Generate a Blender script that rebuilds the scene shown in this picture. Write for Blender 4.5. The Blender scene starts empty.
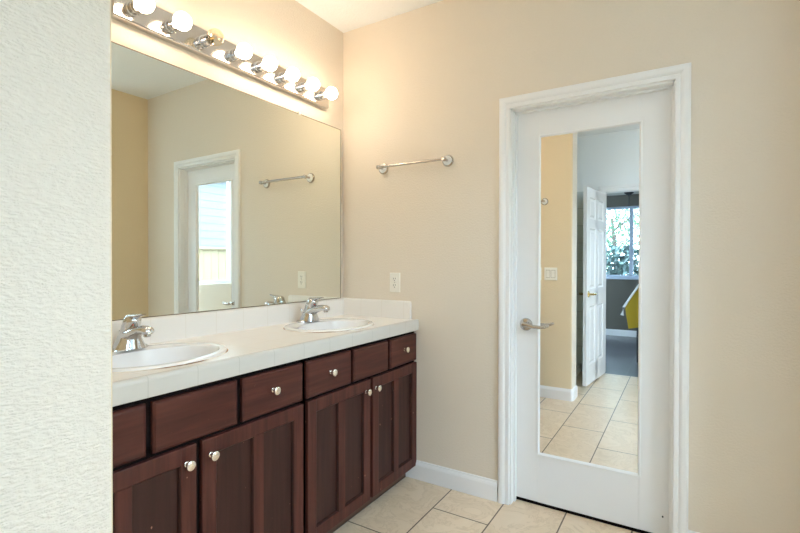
import bpy, bmesh, math, random
from mathutils import Vector, Matrix

# ------------------------------------------------------------------ camera, world, sun, daylight, exposure
S = bpy.context.scene
COL = S.collection
CAM = (1.8638, -2.3408, 1.2552)
YAW, PITCH, ROLL, FPX = 31.5253, -0.455, 0.1063, 462.39

a, t, r = math.radians(YAW), math.radians(PITCH), math.radians(ROLL)
fw = Vector((-math.sin(a) * math.cos(t), math.cos(a) * math.cos(t), math.sin(t)))
rt = Vector((math.cos(a), math.sin(a), 0))
up = rt.cross(fw)
rt2 = rt * math.cos(r) + up * math.sin(r)
up2 = -rt * math.sin(r) + up * math.cos(r)
cam_data = bpy.data.cameras.new('camera')
cam = bpy.data.objects.new('camera', cam_data)
COL.objects.link(cam)
M = Matrix((rt2, up2, -fw)).transposed().to_4x4()
M.translation = Vector(CAM)
cam.matrix_world = M
cam_data.sensor_width = 36.0
cam_data.lens = FPX * 36.0 / 800.0
cam_data.clip_start = 0.02
S.camera = cam

SKY_STRENGTH = 16.5
BULB_STRENGTH = 28.0
SUN_STRENGTH = 1.0

world = bpy.data.worlds.new('daylight')
S.world = world
world.use_nodes = True
bg = world.node_tree.nodes['Background']
bg.inputs['Color'].default_value = (0.57, 0.79, 1.0, 1)
bg.inputs['Strength'].default_value = SKY_STRENGTH

sun_data = bpy.data.lights.new('sun', 'SUN')
sun_data.energy = SUN_STRENGTH
sun_data.angle = math.radians(0.6)
sun_data.color = (1.0, 0.93, 0.82)
sun = bpy.data.objects.new('sun', sun_data)
COL.objects.link(sun)
sun.rotation_euler = Vector((0.62, -0.30, -0.72)).to_track_quat('-Z', 'Y').to_euler()

S.view_settings.view_transform = 'Standard'
S.view_settings.look = 'None'
S.view_settings.exposure = 0.22
S.view_settings.gamma = 1.0
S.view_settings.use_curve_mapping = False
S.cycles.max_bounces = 14
S.cycles.diffuse_bounces = 8
S.cycles.glossy_bounces = 8
S.cycles.transmission_bounces = 8
S.cycles.transparent_max_bounces = 16
S.cycles.caustics_reflective = True
S.cycles.caustics_refractive = False
S.cycles.sample_clamp_indirect = 6.0
S.cycles.use_denoising = True
S.cycles.use_adaptive_sampling = False
S.cycles.blur_glossy = 1.0


def portal(name, loc, direction, w, h):
    d = bpy.data.lights.new(name, 'AREA')
    d.shape = 'RECTANGLE'
    d.size, d.size_y = w, h
    d.cycles.is_portal = True
    o = bpy.data.objects.new(name, d)
    COL.objects.link(o)
    o.location = loc
    o.rotation_euler = Vector(direction).to_track_quat('-Z', 'Z').to_euler()


# ------------------------------------------------------------------ materials
def srgb(rr, gg, bb):
    f = lambda c: ((c / 255) / 12.92) if c / 255 <= 0.04045 else ((c / 255 + 0.055) / 1.055) ** 2.4
    return (f(rr), f(gg), f(bb), 1)


def new_mat(name, col=(0.8, 0.8, 0.8, 1), rough=0.5, metal=0.0, spec=0.5, coat=0.0):
    m = bpy.data.materials.new(name)
    m.use_nodes = True
    b = m.node_tree.nodes['Principled BSDF']
    b.inputs['Base Color'].default_value = col
    b.inputs['Roughness'].default_value = rough
    b.inputs['Metallic'].default_value = metal
    b.inputs['Specular IOR Level'].default_value = spec
    b.inputs['Coat Weight'].default_value = coat
    b.inputs['Coat Roughness'].default_value = 0.12
    return m


def N(m, kind, **kw):
    n = m.node_tree.nodes.new(kind)
    for k, v in kw.items():
        if k in n.inputs:
            n.inputs[k].default_value = v
        else:
            setattr(n, k, v)
    return n


def L(m, a_, b_):
    m.node_tree.links.new(a_, b_)


def bsdf(m):
    return m.node_tree.nodes['Principled BSDF']


def coords(m, scale=(1, 1, 1), rot=(0, 0, 0), loc=(0, 0, 0)):
    geo = N(m, 'ShaderNodeNewGeometry')
    mp = N(m, 'ShaderNodeMapping')
    mp.inputs['Scale'].default_value = scale
    mp.inputs['Rotation'].default_value = rot
    mp.inputs['Location'].default_value = loc
    L(m, geo.outputs['Position'], mp.inputs['Vector'])
    return mp.outputs['Vector']


def add_bump(m, height, strength=0.3, dist=0.002):
    b = N(m, 'ShaderNodeBump')
    b.inputs['Strength'].default_value = strength
    b.inputs['Distance'].default_value = dist
    L(m, height, b.inputs['Height'])
    L(m, b.outputs['Normal'], bsdf(m).inputs['Normal'])


def ramp(m, fac, stops):
    rp = N(m, 'ShaderNodeValToRGB')
    el = rp.color_ramp.elements
    el[0].position, el[0].color = stops[0]
    el[1].position, el[1].color = stops[-1]
    for p, c in stops[1:-1]:
        e = el.new(p)
        e.color = c
    L(m, fac, rp.inputs['Fac'])
    return rp.outputs['Color']


def paint(name, col, scale=110, strength=0.22, rough=0.55, dist=0.003, stretch=(1, 1, 1)):
    """orange-peel textured wall paint"""
    m = new_mat(name, col, rough, spec=0.3)
    v = coords(m, scale=stretch)
    n = N(m, 'ShaderNodeTexNoise', Scale=scale, Detail=3.0, Roughness=0.55)
    L(m, v, n.inputs['Vector'])
    c = ramp(m, n.outputs['Fac'], [(0.42, (0, 0, 0, 1)), (0.62, (1, 1, 1, 1))])
    add_bump(m, c, strength, dist)
    return m


def grid_tile(name, c_tile, c_var, c_grout, axes, size, offset=(0, 0), mortar=0.004, rough=0.25, stagger=0.0, vein=0.0, bump=0.4):
    """tile with grout: axes = ('y','x') pick the world axes that run along / across the bricks"""
    m = new_mat(name, c_tile, rough)
    geo = N(m, 'ShaderNodeNewGeometry')
    sep = N(m, 'ShaderNodeSeparateXYZ')
    L(m, geo.outputs['Position'], sep.inputs[0])
    cmb = N(m, 'ShaderNodeCombineXYZ')
    for i in range(2):
        ad = N(m, 'ShaderNodeMath', operation='ADD')
        ad.inputs[1].default_value = offset[i]
        L(m, sep.outputs[axes[i].upper()], ad.inputs[0])
        L(m, ad.outputs[0], cmb.inputs[i])
    br = N(m, 'ShaderNodeTexBrick')
    br.offset = stagger
    br.offset_frequency = 2
    br.squash = 1.0
    br.inputs['Scale'].default_value = 1.0
    br.inputs['Mortar Size'].default_value = mortar
    br.inputs['Mortar Smooth'].default_value = 0.1
    br.inputs['Bias'].default_value = 0.0
    br.inputs['Brick Width'].default_value = size[0]
    br.inputs['Row Height'].default_value = size[1]
    br.inputs['Color1'].default_value = c_tile
    br.inputs['Color2'].default_value = c_var
    br.inputs['Mortar'].default_value = c_grout
    L(m, cmb.outputs[0], br.inputs['Vector'])
    out = br.outputs['Color']
    if vein:
        n = N(m, 'ShaderNodeTexNoise', Scale=5.5, Detail=7.0, Roughness=0.62, Distortion=1.4)
        L(m, geo.outputs['Position'], n.inputs['Vector'])
        rr = ramp(m, n.outputs['Fac'], [(0.30, (0.80, 0.74, 0.66, 1)), (0.47, (0.96, 0.94, 0.91, 1)), (0.5, (0.80, 0.75, 0.68, 1)),
                                        (0.53, (0.97, 0.95, 0.93, 1)), (0.75, (1, 1, 1, 1))])
        mx = N(m, 'ShaderNodeMix', data_type='RGBA', blend_type='MULTIPLY')
        mx.inputs['Factor'].default_value = vein
        L(m, out, mx.inputs['A'])
        L(m, rr, mx.inputs['B'])
        out = mx.outputs['Result']
    L(m, out, bsdf(m).inputs['Base Color'])
    inv = N(m, 'ShaderNodeMath', operation='SUBTRACT')
    inv.inputs[0].default_value = 1.0
    L(m, br.outputs['Fac'], inv.inputs[1])
    add_bump(m, inv.outputs[0], bump, 0.0015)
    return m


def wood(name, along, dark, mid, light, rough=0.38, coat=0.04):
    m = new_mat(name, mid, rough, coat=coat, spec=0.22)
    sc = {'z': (38, 38, 2.2), 'y': (38, 2.2, 38)}[along]
    v = coords(m, scale=sc)
    n = N(m, 'ShaderNodeTexNoise', Scale=1.0, Detail=5.0, Roughness=0.6, Distortion=0.6)
    L(m, v, n.inputs['Vector'])
    col = ramp(m, n.outputs['Fac'], [(0.25, dark), (0.5, mid), (0.78, light)])
    # worn flecks in the finish
    v2 = coords(m, scale=(26, 26, 26))
    n2 = N(m, 'ShaderNodeTexNoise', Scale=2.2, Detail=2.0, Roughness=0.5)
    L(m, v2, n2.inputs['Vector'])
    fl = ramp(m, n2.outputs['Fac'], [(0.765, (0, 0, 0, 1)), (0.785, (1, 1, 1, 1))])
    mx = N(m, 'ShaderNodeMix', data_type='RGBA')
    mx.inputs['B'].default_value = srgb(176, 130, 112)
    L(m, fl, mx.inputs['Factor'])
    L(m, col, mx.inputs['A'])
    L(m, mx.outputs['Result'], bsdf(m).inputs['Base Color'])
    add_bump(m, n.outputs['Fac'], 0.06, 0.001)
    return m


BEIGE = srgb(228, 216, 199)
WALL = paint('beige_wall_paint', BEIGE)
BULBLIT = paint('beige_wall_paint_bulb_lit', srgb(226, 206, 172))  # beige warmed to tan: bulb light without daylight, put into the colour
WALL_NEAR = paint('beige_wall_paint_coarse', BEIGE, scale=150, strength=0.5, dist=0.004, stretch=(1, 0.55, 1.5))
DAYLITWALL = paint('daylight_whitened_wall', srgb(240, 241, 240), strength=0.25)  # wall colour lifted to white to carry the strong daylight on it
CEIL = paint('white_ceiling_paint', srgb(238, 240, 241), scale=70, strength=0.3)
TRIM = new_mat('white_semigloss_trim', srgb(240, 239, 238), 0.35)
DOORW = new_mat('white_door_paint', srgb(236, 235, 234), 0.4)
FLOOR = grid_tile('cream_floor_tile', srgb(230, 209, 182), srgb(224, 202, 174), srgb(98, 78, 62), ('y', 'x'), (0.65, 0.2965),
                  offset=(0.24, 0.1145), mortar=0.0035, rough=0.32, stagger=0.5, vein=0.8)
SLATE = grid_tile('dark_slate_tile', srgb(46, 48, 56), srgb(36, 38, 46), srgb(64, 64, 68), ('x', 'y'), (0.33, 0.33), mortar=0.006, rough=0.28)
SHOWER = grid_tile('white_shower_tile', srgb(222, 226, 222), srgb(216, 221, 218), srgb(186, 190, 188), ('x', 'z'), (0.2, 0.2), offset=(0.0, -0.09),
                   mortar=0.003, rough=0.2)
C_TILE, C_TILE2, C_GR = srgb(238, 233, 226), srgb(237, 232, 225), srgb(232, 225, 215)
COUNTER = grid_tile('cream_counter_tile', C_TILE, C_TILE2, C_GR, ('y', 'x'), (0.155, 0.155), offset=(0.03, -0.07), mortar=0.0022, rough=0.3, bump=0.06)
SPLASH = grid_tile('cream_splash_tile', C_TILE, C_TILE2, C_GR, ('y', 'z'), (0.155, 0.5), offset=(0.03, 0.1), mortar=0.0018, rough=0.3, bump=0.06)
SPLASHX = grid_tile('cream_side_splash_tile', C_TILE, C_TILE2, C_GR, ('x', 'z'), (0.155, 0.5), offset=(0.0, 0.1), mortar=0.0018, rough=0.3, bump=0.06)
EDGE = grid_tile('grey_white_edge_tile', srgb(208, 203, 194), srgb(206, 201, 192), srgb(196, 191, 181), ('y', 'z'), (0.16, 0.5), offset=(-0.01, 0.2),
                 mortar=0.0018, rough=0.28, bump=0.06)
CH_D, CH_M, CH_L = srgb(58, 29, 24), srgb(78, 41, 34), srgb(97, 54, 45)
WOOD_V = wood('dark_cherry_vertical', 'z', CH_D, CH_M, CH_L)
WOOD_H = wood('dark_cherry_horizontal', 'y', CH_D, CH_M, CH_L)
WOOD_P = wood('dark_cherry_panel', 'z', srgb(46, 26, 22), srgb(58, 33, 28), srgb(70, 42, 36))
CARCASS = new_mat('near_black_gap_shade', srgb(20, 12, 11), 0.7, spec=0.1)  # near black puts the shade of the gaps into the colour
KICK = new_mat('brown_toe_board', srgb(78, 56, 44), 0.6)
CHROME = new_mat('chrome', (0.62, 0.62, 0.63, 1), 0.07, 1.0)
NICKEL = new_mat('brushed_nickel', (0.54, 0.50, 0.46, 1), 0.2, 1.0)
NICKEL_L = new_mat('pale_nickel', (0.86, 0.80, 0.72, 1), 0.25, 1.0)
BRASS = new_mat('brass', (0.80, 0.62, 0.30, 1), 0.2, 1.0)
PLATE = new_mat('chrome_backplate', (0.70, 0.67, 0.65, 1), 0.13, 1.0)
PORCELAIN = new_mat('white_porcelain', srgb(238, 237, 236), 0.12, coat=0.4)
SILVER = new_mat('mirror_silver_green', (0.87, 0.91, 0.86, 1), 0.0, 1.0)
SILVER2 = new_mat('mirror_silver_clear', (0.95, 0.96, 0.96, 1), 0.0, 1.0)
MIR_EDGE = new_mat('mirror_edge', srgb(120, 104, 80), 0.3)
PLASTIC = new_mat('ivory_plastic', srgb(240, 235, 224), 0.35)
DARK = new_mat('dark_slot', srgb(40, 36, 34), 0.7)
GAPGREY = new_mat('grey_gap_shade', srgb(150, 136, 112), 0.6)  # grey stands for shade in the gap round a rocker
BLACK = new_mat('black_metal', srgb(22, 22, 24), 0.5)
VINYL = new_mat('white_vinyl_frame', srgb(225, 228, 230), 0.4)
GREYVINYL = new_mat('grey_window_frame', srgb(150, 160, 172), 0.4)
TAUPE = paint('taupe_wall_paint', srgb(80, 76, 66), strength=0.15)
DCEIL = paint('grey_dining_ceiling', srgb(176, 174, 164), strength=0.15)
YELLOW = new_mat('yellow_cloth', srgb(156, 130, 26), 0.9)
CLOTHW = new_mat('white_hem', srgb(225, 226, 228), 0.9)
CHAIRB = new_mat('black_wood', srgb(24, 22, 24), 0.4)
CAULK = new_mat('brown_stained_caulk', srgb(128, 92, 58), 0.7)
REDDOT = new_mat('red_mark', srgb(170, 40, 30), 0.4)
FENCEM = new_mat('cream_fence_boards', srgb(148, 134, 106), 0.8)
SIDING = new_mat('pale_siding', srgb(108, 109, 109), 0.7)
ROOFM = new_mat('grey_shingle', srgb(120, 116, 112), 0.9)
EARTH = new_mat('pale_concrete', srgb(172, 173, 174), 0.95)
BARK = new_mat('bark', srgb(96, 84, 74), 0.9)
HEADER = new_mat('threshold_metal', srgb(130, 120, 108), 0.4, 0.6)


def leafmat(name, c):
    m = new_mat(name, c, 0.5)
    v = coords(m)
    n = N(m, 'ShaderNodeTexNoise', Scale=9.0, Detail=2.0)
    L(m, v, n.inputs['Vector'])
    cc = ramp(m, n.outputs['Fac'], [(0.35, (c[0] * 0.6, c[1] * 0.6, c[2] * 0.6, 1)), (0.65, (c[0] * 1.3, c[1] * 1.3, c[2] * 1.3, 1))])
    L(m, cc, bsdf(m).inputs['Base Color'])
    return m


LEAF = leafmat('green_leaves', srgb(112, 142, 112))
LEAF2 = leafmat('dark_hedge_leaves', srgb(72, 96, 92))


def glass_mat(name, tint=(1, 1, 1, 1), refl=0.06):
    m = bpy.data.materials.new(name)
    m.use_nodes = True
    nt = m.node_tree
    nt.nodes.remove(nt.nodes['Principled BSDF'])
    tr = N(m, 'ShaderNodeBsdfTransparent')
    tr.inputs['Color'].default_value = tint
    gl = N(m, 'ShaderNodeBsdfGlossy')
    gl.inputs['Roughness'].default_value = 0.02
    mx = N(m, 'ShaderNodeMixShader')
    mx.inputs['Fac'].default_value = refl
    L(m, tr.outputs[0], mx.inputs[1])
    L(m, gl.outputs[0], mx.inputs[2])
    L(m, mx.outputs[0], nt.nodes['Material Output'].inputs['Surface'])
    return m


PANE = glass_mat('window_glass')
SHGLASS = glass_mat('shower_glass', (0.80, 0.90, 0.86, 1), 0.08)
CLEARBULB = glass_mat('clear_amber_bulb', (0.99, 0.93, 0.80, 1), 0.14)
BULB = bpy.data.materials.new('lit_frosted_bulb')
BULB.use_nodes = True
_nt = BULB.node_tree
_nt.nodes.remove(_nt.nodes['Principled BSDF'])
_em = N(BULB, 'ShaderNodeEmission')
_em.inputs['Color'].default_value = (1.0, 0.80, 0.60, 1)
_em.inputs['Strength'].default_value = BULB_STRENGTH
L(BULB, _em.outputs[0], _nt.nodes['Material Output'].inputs['Surface'])


# ------------------------------------------------------------------ mesh helpers
def bx(bm, x0, x1, y0, y1, z0, z1, bev=0.0, seg=2, only=None):
    """box, optionally bevelled; only = function(edge midpoint, edge direction) choosing edges"""
    ret = bmesh.ops.create_cube(bm, size=1.0)
    vs = ret['verts']
    sx, sy, sz = x1 - x0, y1 - y0, z1 - z0
    c = Vector(((x0 + x1) / 2, (y0 + y1) / 2, (z0 + z1) / 2))
    for v in vs:
        v.co = Vector((v.co.x * sx, v.co.y * sy, v.co.z * sz)) + c
    if bev > 0:
        es = {e for v in vs for e in v.link_edges}
        if only:
            es = {e for e in es if only((e.verts[0].co + e.verts[1].co) / 2, (e.verts[1].co - e.verts[0].co).normalized())}
        bmesh.ops.bevel(bm, geom=list(es), offset=bev, offset_type='OFFSET', segments=seg, profile=0.5, affect='EDGES')


def basis(axis):
    w = Vector(axis).normalized()
    ref = Vector((0, 0, 1)) if abs(w.z) < 0.9 else Vector((1, 0, 0))
    u = ref.cross(w).normalized()
    return u, w.cross(u), w


def lathe(bm, prof, origin, axis, seg=24, cap=True):
    """prof: list of (radius, height along axis)"""
    u, v, w = basis(axis)
    o = Vector(origin)
    rings = []
    for rad, h in prof:
        rings.append([bm.verts.new(o + w * h + (u * math.cos(2 * math.pi * i / seg) + v * math.sin(2 * math.pi * i / seg)) * max(rad, 1e-5)) for i in range(seg)])
    for k in range(len(rings) - 1):
        for i in range(seg):
            j = (i + 1) % seg
            bm.faces.new((rings[k][i], rings[k][j], rings[k + 1][j], rings[k + 1][i]))
    if cap:
        bm.faces.new(rings[0][::-1])
        bm.faces.new(rings[-1])


def loft(bm, rings, cap=True):
    """rings: list of lists of Vectors, equal counts"""
    R = [[bm.verts.new(p) for p in ring] for ring in rings]
    n = len(R[0])
    for k in range(len(R) - 1):
        for i in range(n):
            j = (i + 1) % n
            bm.faces.new((R[k][i], R[k][j], R[k + 1][j], R[k + 1][i]))
    if cap:
        bm.faces.new(R[0][::-1])
        bm.faces.new(R[-1])


def tube(bm, pts, rads, seg=14, flat=1.0, ref=None):
    """tube through points with a radius per point; flat squashes the second axis"""
    pts = [Vector(p) for p in pts]
    if not isinstance(rads, (list, tuple)):
        rads = [rads] * len(pts)
    rings = []
    for i, p in enumerate(pts):
        d = (pts[min(i + 1, len(pts) - 1)] - pts[max(i - 1, 0)]).normalized()
        rf = Vector(ref) if ref else (Vector((0, 0, 1)) if abs(d.z) < 0.95 else Vector((1, 0, 0)))
        u = rf.cross(d).normalized()
        v = d.cross(u)
        rings.append([p + (u * math.cos(2 * math.pi * k / seg) + v * math.sin(2 * math.pi * k / seg) * flat) * rads[i] for k in range(seg)])
    loft(bm, rings)


def sweep_y(bm, prof, y0, y1):
    """closed xz profile extruded along y"""
    loft(bm, [[Vector((x, y0, z)) for x, z in prof], [Vector((x, y1, z)) for x, z in prof]])


def sweep_x(bm, prof, x0, x1):
    """closed yz profile extruded along x"""
    loft(bm, [[Vector((x0, y, z)) for y, z in prof], [Vector((x1, y, z)) for y, z in prof]])


def obj(name, bm, mat, parent=None, smooth=False, origin=None):
    """link bm as ONE mesh object; coordinates are world, shifted into the parent's frame"""
    bmesh.ops.recalc_face_normals(bm, faces=bm.faces)
    base = Vector((0, 0, 0))
    if parent is not None:
        p = parent
        while p is not None:
            base += p.location
            p = p.parent
    off = base
    o = bpy.data.objects.new(name, bpy.data.meshes.new(name))
    if origin is not None:
        off = Vector(origin)
        o.location = off - base
    elif parent is None:
        xs = [v.co for v in bm.verts]
        lo = Vector((min(v.x for v in xs), min(v.y for v in xs), min(v.z for v in xs)))
        hi = Vector((max(v.x for v in xs), max(v.y for v in xs), max(v.z for v in xs)))
        off = Vector(((lo.x + hi.x) / 2, (lo.y + hi.y) / 2, lo.z))
        o.location = off
    for v in bm.verts:
        v.co -= off
    if smooth:
        for f in bm.faces:
            f.smooth = True
        ang = math.radians(38)
        for e in bm.edges:
            if len(e.link_faces) == 2 and e.calc_face_angle(0) > ang:
                e.smooth = False
    bm.to_mesh(o.data)
    bm.free()
    for mm in (mat if isinstance(mat, (list, tuple)) else [mat]):
        o.data.materials.append(mm)
    COL.objects.link(o)
    if parent is not None:
        o.parent = parent
    return o


def tag(o, label=None, cat=None, group=None, kind=None):
    if label:
        o['label'] = label
    if cat:
        o['category'] = cat
    if group:
        o['group'] = group
    if kind:
        o['kind'] = kind
    return o


def thing(name, label, cat, loc, group=None, kind=None):
    o = bpy.data.objects.new(name, None)
    o.empty_display_size = 0.1
    COL.objects.link(o)
    o.location = loc
    return tag(o, label, cat, group, kind)


def B():
    return bmesh.new()


def struct(name, bm, mat, label, cat, smooth=False):
    return tag(obj(name, bm, mat, smooth=smooth), label, cat, kind='structure')


def copy_tree(src, loc, parent=None):
    c = src.copy()
    COL.objects.link(c)
    if parent is None:
        c.location = loc
    else:
        c.parent = parent
    for ch in src.children:
        copy_tree(ch, None, c)
    return c


vert_edge = lambda mid, d: abs(d.z) > 0.9

# ------------------------------------------------------------------ setting: floor, ceiling, walls
H = 2.7245
XW = 3.20          # inner face of the window wall
YB = -3.20         # face of the doorway wall
YS = -1.9045        # face of the stub wall towards the vanity

b = B(); bx(b, -0.12, XW + 0.1, YB - 0.02, 0.12, -0.08, 0.0)
struct('floor', b, FLOOR, 'cream marbled floor tiles laid staggered with dark grout lines', 'floor')
b = B(); bx(b, -0.12, XW + 0.2, YB - 0.12, 0.75, H, H + 0.12)
struct('ceiling', b, CEIL, 'flat white ceiling over the vanity room', 'ceiling')

b = B(); bx(b, -0.12, 0.0, YB - 0.12, 0.12, 0.0, H)
struct('wall_vanity', b, WALL, 'beige wall behind the vanity mirror and light bar', 'wall')

EX0, EX1, EZ0, EZ1 = 2.46, 3.17, 0.60, 2.62     # added unseen window, sends daylight to the doorway wall
DX0, DX1, DZ = 1.098, 1.829, 2.052      # clear opening of the mirrored door
b = B()
bx(b, 0.0, DX0, 0.0, 0.12, 0.0, H)
bx(b, DX1, EX0, 0.0, 0.12, 0.0, H)
bx(b, EX1, XW + 0.1, 0.0, 0.12, 0.0, H)
bx(b, EX0, EX1, 0.0, 0.12, 0.0, EZ0)
bx(b, EX0, EX1, 0.0, 0.12, EZ1, H)
bx(b, DX0, DX1, 0.0, 0.12, DZ, H)
struct('wall_far', b, WALL, 'textured beige wall holding the mirrored door and towel bar', 'wall')
b = B()
bx(b, DX0 - 0.15, DX1 + 0.15, 0.70, 0.75, -0.08, H)
bx(b, DX0 - 0.20, DX0 - 0.15, 0.12, 0.75, -0.08, H)
bx(b, DX1 + 0.15, DX1 + 0.20, 0.12, 0.75, -0.08, H)
struct('wall_closet', b, WALL, 'closet walls behind the mirrored door', 'wall')
b = B(); bx(b, DX0 - 0.15, DX1 + 0.15, 0.12, 0.70, -0.08, 0.0)
struct('floor_closet', b, CARCASS, 'dark closet floor behind the mirrored door', 'floor')

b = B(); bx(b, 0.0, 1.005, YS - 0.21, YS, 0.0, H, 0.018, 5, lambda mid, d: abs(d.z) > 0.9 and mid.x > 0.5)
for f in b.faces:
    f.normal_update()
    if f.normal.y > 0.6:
        f.material_index = 1  # face lit only by the bulbs takes the warmed colour
struct('wall_near', b, [WALL_NEAR, BULBLIT], 'pale textured wall end with rounded corners beside the vanity', 'wall', smooth=True)

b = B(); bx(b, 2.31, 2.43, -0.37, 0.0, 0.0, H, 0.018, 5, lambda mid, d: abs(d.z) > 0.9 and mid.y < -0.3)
struct('wall_right', b, BULBLIT, 'short beige wall return seen in the vanity mirror', 'wall', smooth=True)

WY0, WY1, WZ0, WZ1 = -1.50, -0.42, 0.985, 2.55
QY0, QY1, QZ0, QZ1 = -3.05, -2.15, 1.85, 2.45     # added unseen window, more daylight on the near wall end
b = B()
bx(b, XW, XW + 0.16, YB - 0.12, QY0, 0.0, H)
bx(b, XW, XW + 0.16, QY1, WY0, 0.0, H)
bx(b, XW, XW + 0.16, QY0, QY1, 0.0, QZ0)
bx(b, XW, XW + 0.16, QY0, QY1, QZ1, H)
bx(b, XW, XW + 0.16, WY1, 0.12, 0.0, H)
bx(b, XW, XW + 0.16, WY0, WY1, 0.0, WZ0)
bx(b, XW, XW + 0.16, WY0, WY1, WZ1, H)
struct('wall_window', b, WALL, 'beige outer wall around the bright window in the mirrors', 'wall')

OX0, OX1, OZ = 1.090, 1.90, 2.070       # doorway to the dining room
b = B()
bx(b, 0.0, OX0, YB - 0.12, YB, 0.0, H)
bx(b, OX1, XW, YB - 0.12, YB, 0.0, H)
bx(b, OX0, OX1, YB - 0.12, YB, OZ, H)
struct('wall_back', b, DAYLITWALL, 'wall whitened for daylight around the open doorway to the dining room', 'wall')


# baseboards
def base_prof(s=1.0):
    return [(0.0, 0.0), (0.014, 0.0), (0.014, 0.082), (0.011, 0.092), (0.007, 0.098), (0.005, 0.106), (0.0, 0.108)]


b = B()
sweep_x(b, [(-d, z) for d, z in base_prof()], 0.478, 1.036)
sweep_x(b, [(-d, z) for d, z in base_prof()], 1.886, 2.309)
struct('baseboard_far', b, TRIM, 'white baseboard along the wall beside the mirrored door', 'baseboard')
b = B()
pts = [(0.56, YS, 0, 1), (1.005 - 0.018, YS, 0, 1)]
for k in range(0, 7):
    an = math.pi / 2 - k * math.pi / 2 / 6
    pts.append((0.987 + 0.018 * math.cos(an), YS - 0.018 + 0.018 * math.sin(an), math.cos(an), math.sin(an)))
pts.append((1.005, YS - 0.19, 1, 0))
rings = []
for x, y, nx, ny in pts:
    rings.append([Vector((x + nx * d, y + ny * d, z)) for d, z in base_prof()])
loft(b, rings)
struct('baseboard_near', b, TRIM, 'white baseboard wrapping the rounded end of the near wall', 'baseboard')
b = B(); sweep_y(b, [(2.31 - d, z) for d, z in base_prof()], -0.35, -0.014)
struct('baseboard_right', b, TRIM, 'white baseboard on the short wall return', 'baseboard')
b = B(); sweep_x(b, [(YB + d, z) for d, z in base_prof()], 1.97, XW)
struct('baseboard_back', b, TRIM, 'white baseboard beside the dining room doorway', 'baseboard')


# door casings
def casing(bm, x0, x1, ztop, y, s, wd=0.058):
    """mitred moulded casing round an opening; s = direction the face points along y"""
    k = wd / 0.058
    prof = [(0.0, 0.0), (0.0, 0.009), (0.003, 0.012), (0.018, 0.012), (0.021, 0.009), (0.025, 0.013), (0.032, 0.017), (0.044, 0.018), (0.052, 0.017),
            (0.058, 0.013), (0.058, 0.0)]
    rings = []
    for o_, d in prof:
        o_ *= k
        rings.append([Vector((x0 - o_, y + s * d, 0)), Vector((x0 - o_, y + s * d, ztop + o_)), Vector((x1 + o_, y + s * d, ztop + o_)), Vector((x1 + o_, y + s * d, 0))])
    R = [[bm.verts.new(p) for p in rg] for rg in rings]
    n = len(R)
    for i in range(n):
        j = (i + 1) % n
        for q in range(3):
            bm.faces.new((R[i][q], R[i][q + 1], R[j][q + 1], R[j][q]))
    bm.faces.new([R[i][0] for i in range(n)])
    bm.faces.new([R[i][3] for i in range(n)][::-1])


JAMB = 0.008
b = B()
casing(b, DX0, DX1, DZ, 0.0, -1)
bx(b, DX0 - 0.001, DX0 + JAMB, 0.0, 0.12, 0, DZ)
bx(b, DX1 - JAMB, DX1 + 0.001, 0.0, 0.12, 0, DZ)
bx(b, DX0, DX1, 0.0, 0.12, DZ - JAMB, DZ + 0.001)
# stops
bx(b, DX0 + JAMB, DX0 + JAMB + 0.009, 0.040, 0.066, 0, DZ - JAMB, 0.002)
bx(b, DX1 - JAMB - 0.009, DX1 - JAMB, 0.040, 0.066, 0, DZ - JAMB, 0.002)
bx(b, DX0 + JAMB, DX1 - JAMB, 0.040, 0.066, DZ - JAMB - 0.009, DZ - JAMB, 0.002)
struct('trim_1', b, TRIM, 'white moulded casing and jamb around the mirrored door', 'door casing')
b = B()
casing(b, OX0, OX1, OZ, YB, 1)
casing(b, OX0, OX1, OZ, YB - 0.12, -1)
bx(b, OX0 - 0.001, OX0 + 0.01, YB - 0.12, YB, 0, OZ)
bx(b, OX1 - 0.01, OX1 + 0.001, YB - 0.12, YB, 0, OZ)
bx(b, OX0, OX1, YB - 0.12, YB, OZ - 0.01, OZ + 0.001)
struct('trim_2', b, TRIM, 'white casing around the open doorway reflected in the door mirror', 'door casing')

# ------------------------------------------------------------------ door_1: the mirrored door
YD = 0.066
GX0, GX1, GZ0, GZ1 = 1.228, 1.692, 0.268, 1.908
d1 = thing('door_1', 'white closed door with a tall full-length mirror panel', 'door', (1.4635, YD + 0.02, 0.0), kind='structure')
b = B()
dx0, dx1, dz0, dz1 = DX0 + JAMB + 0.002, DX1 - JAMB - 0.002, 0.018, DZ - JAMB - 0.003
bx(b, dx0, GX0, YD, YD + 0.035, dz0, dz1, 0.0015)
bx(b, GX1, dx1, YD, YD + 0.035, dz0, dz1, 0.0015)
bx(b, GX0, GX1, YD, YD + 0.035, dz0, GZ0)
bx(b, GX0, GX1, YD, YD + 0.035, GZ1, dz1)
bx(b, GX0, GX1, YD + 0.012, YD + 0.035, GZ0, GZ1)
obj('door_leaf', b, DOORW, d1)
b = B()
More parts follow.
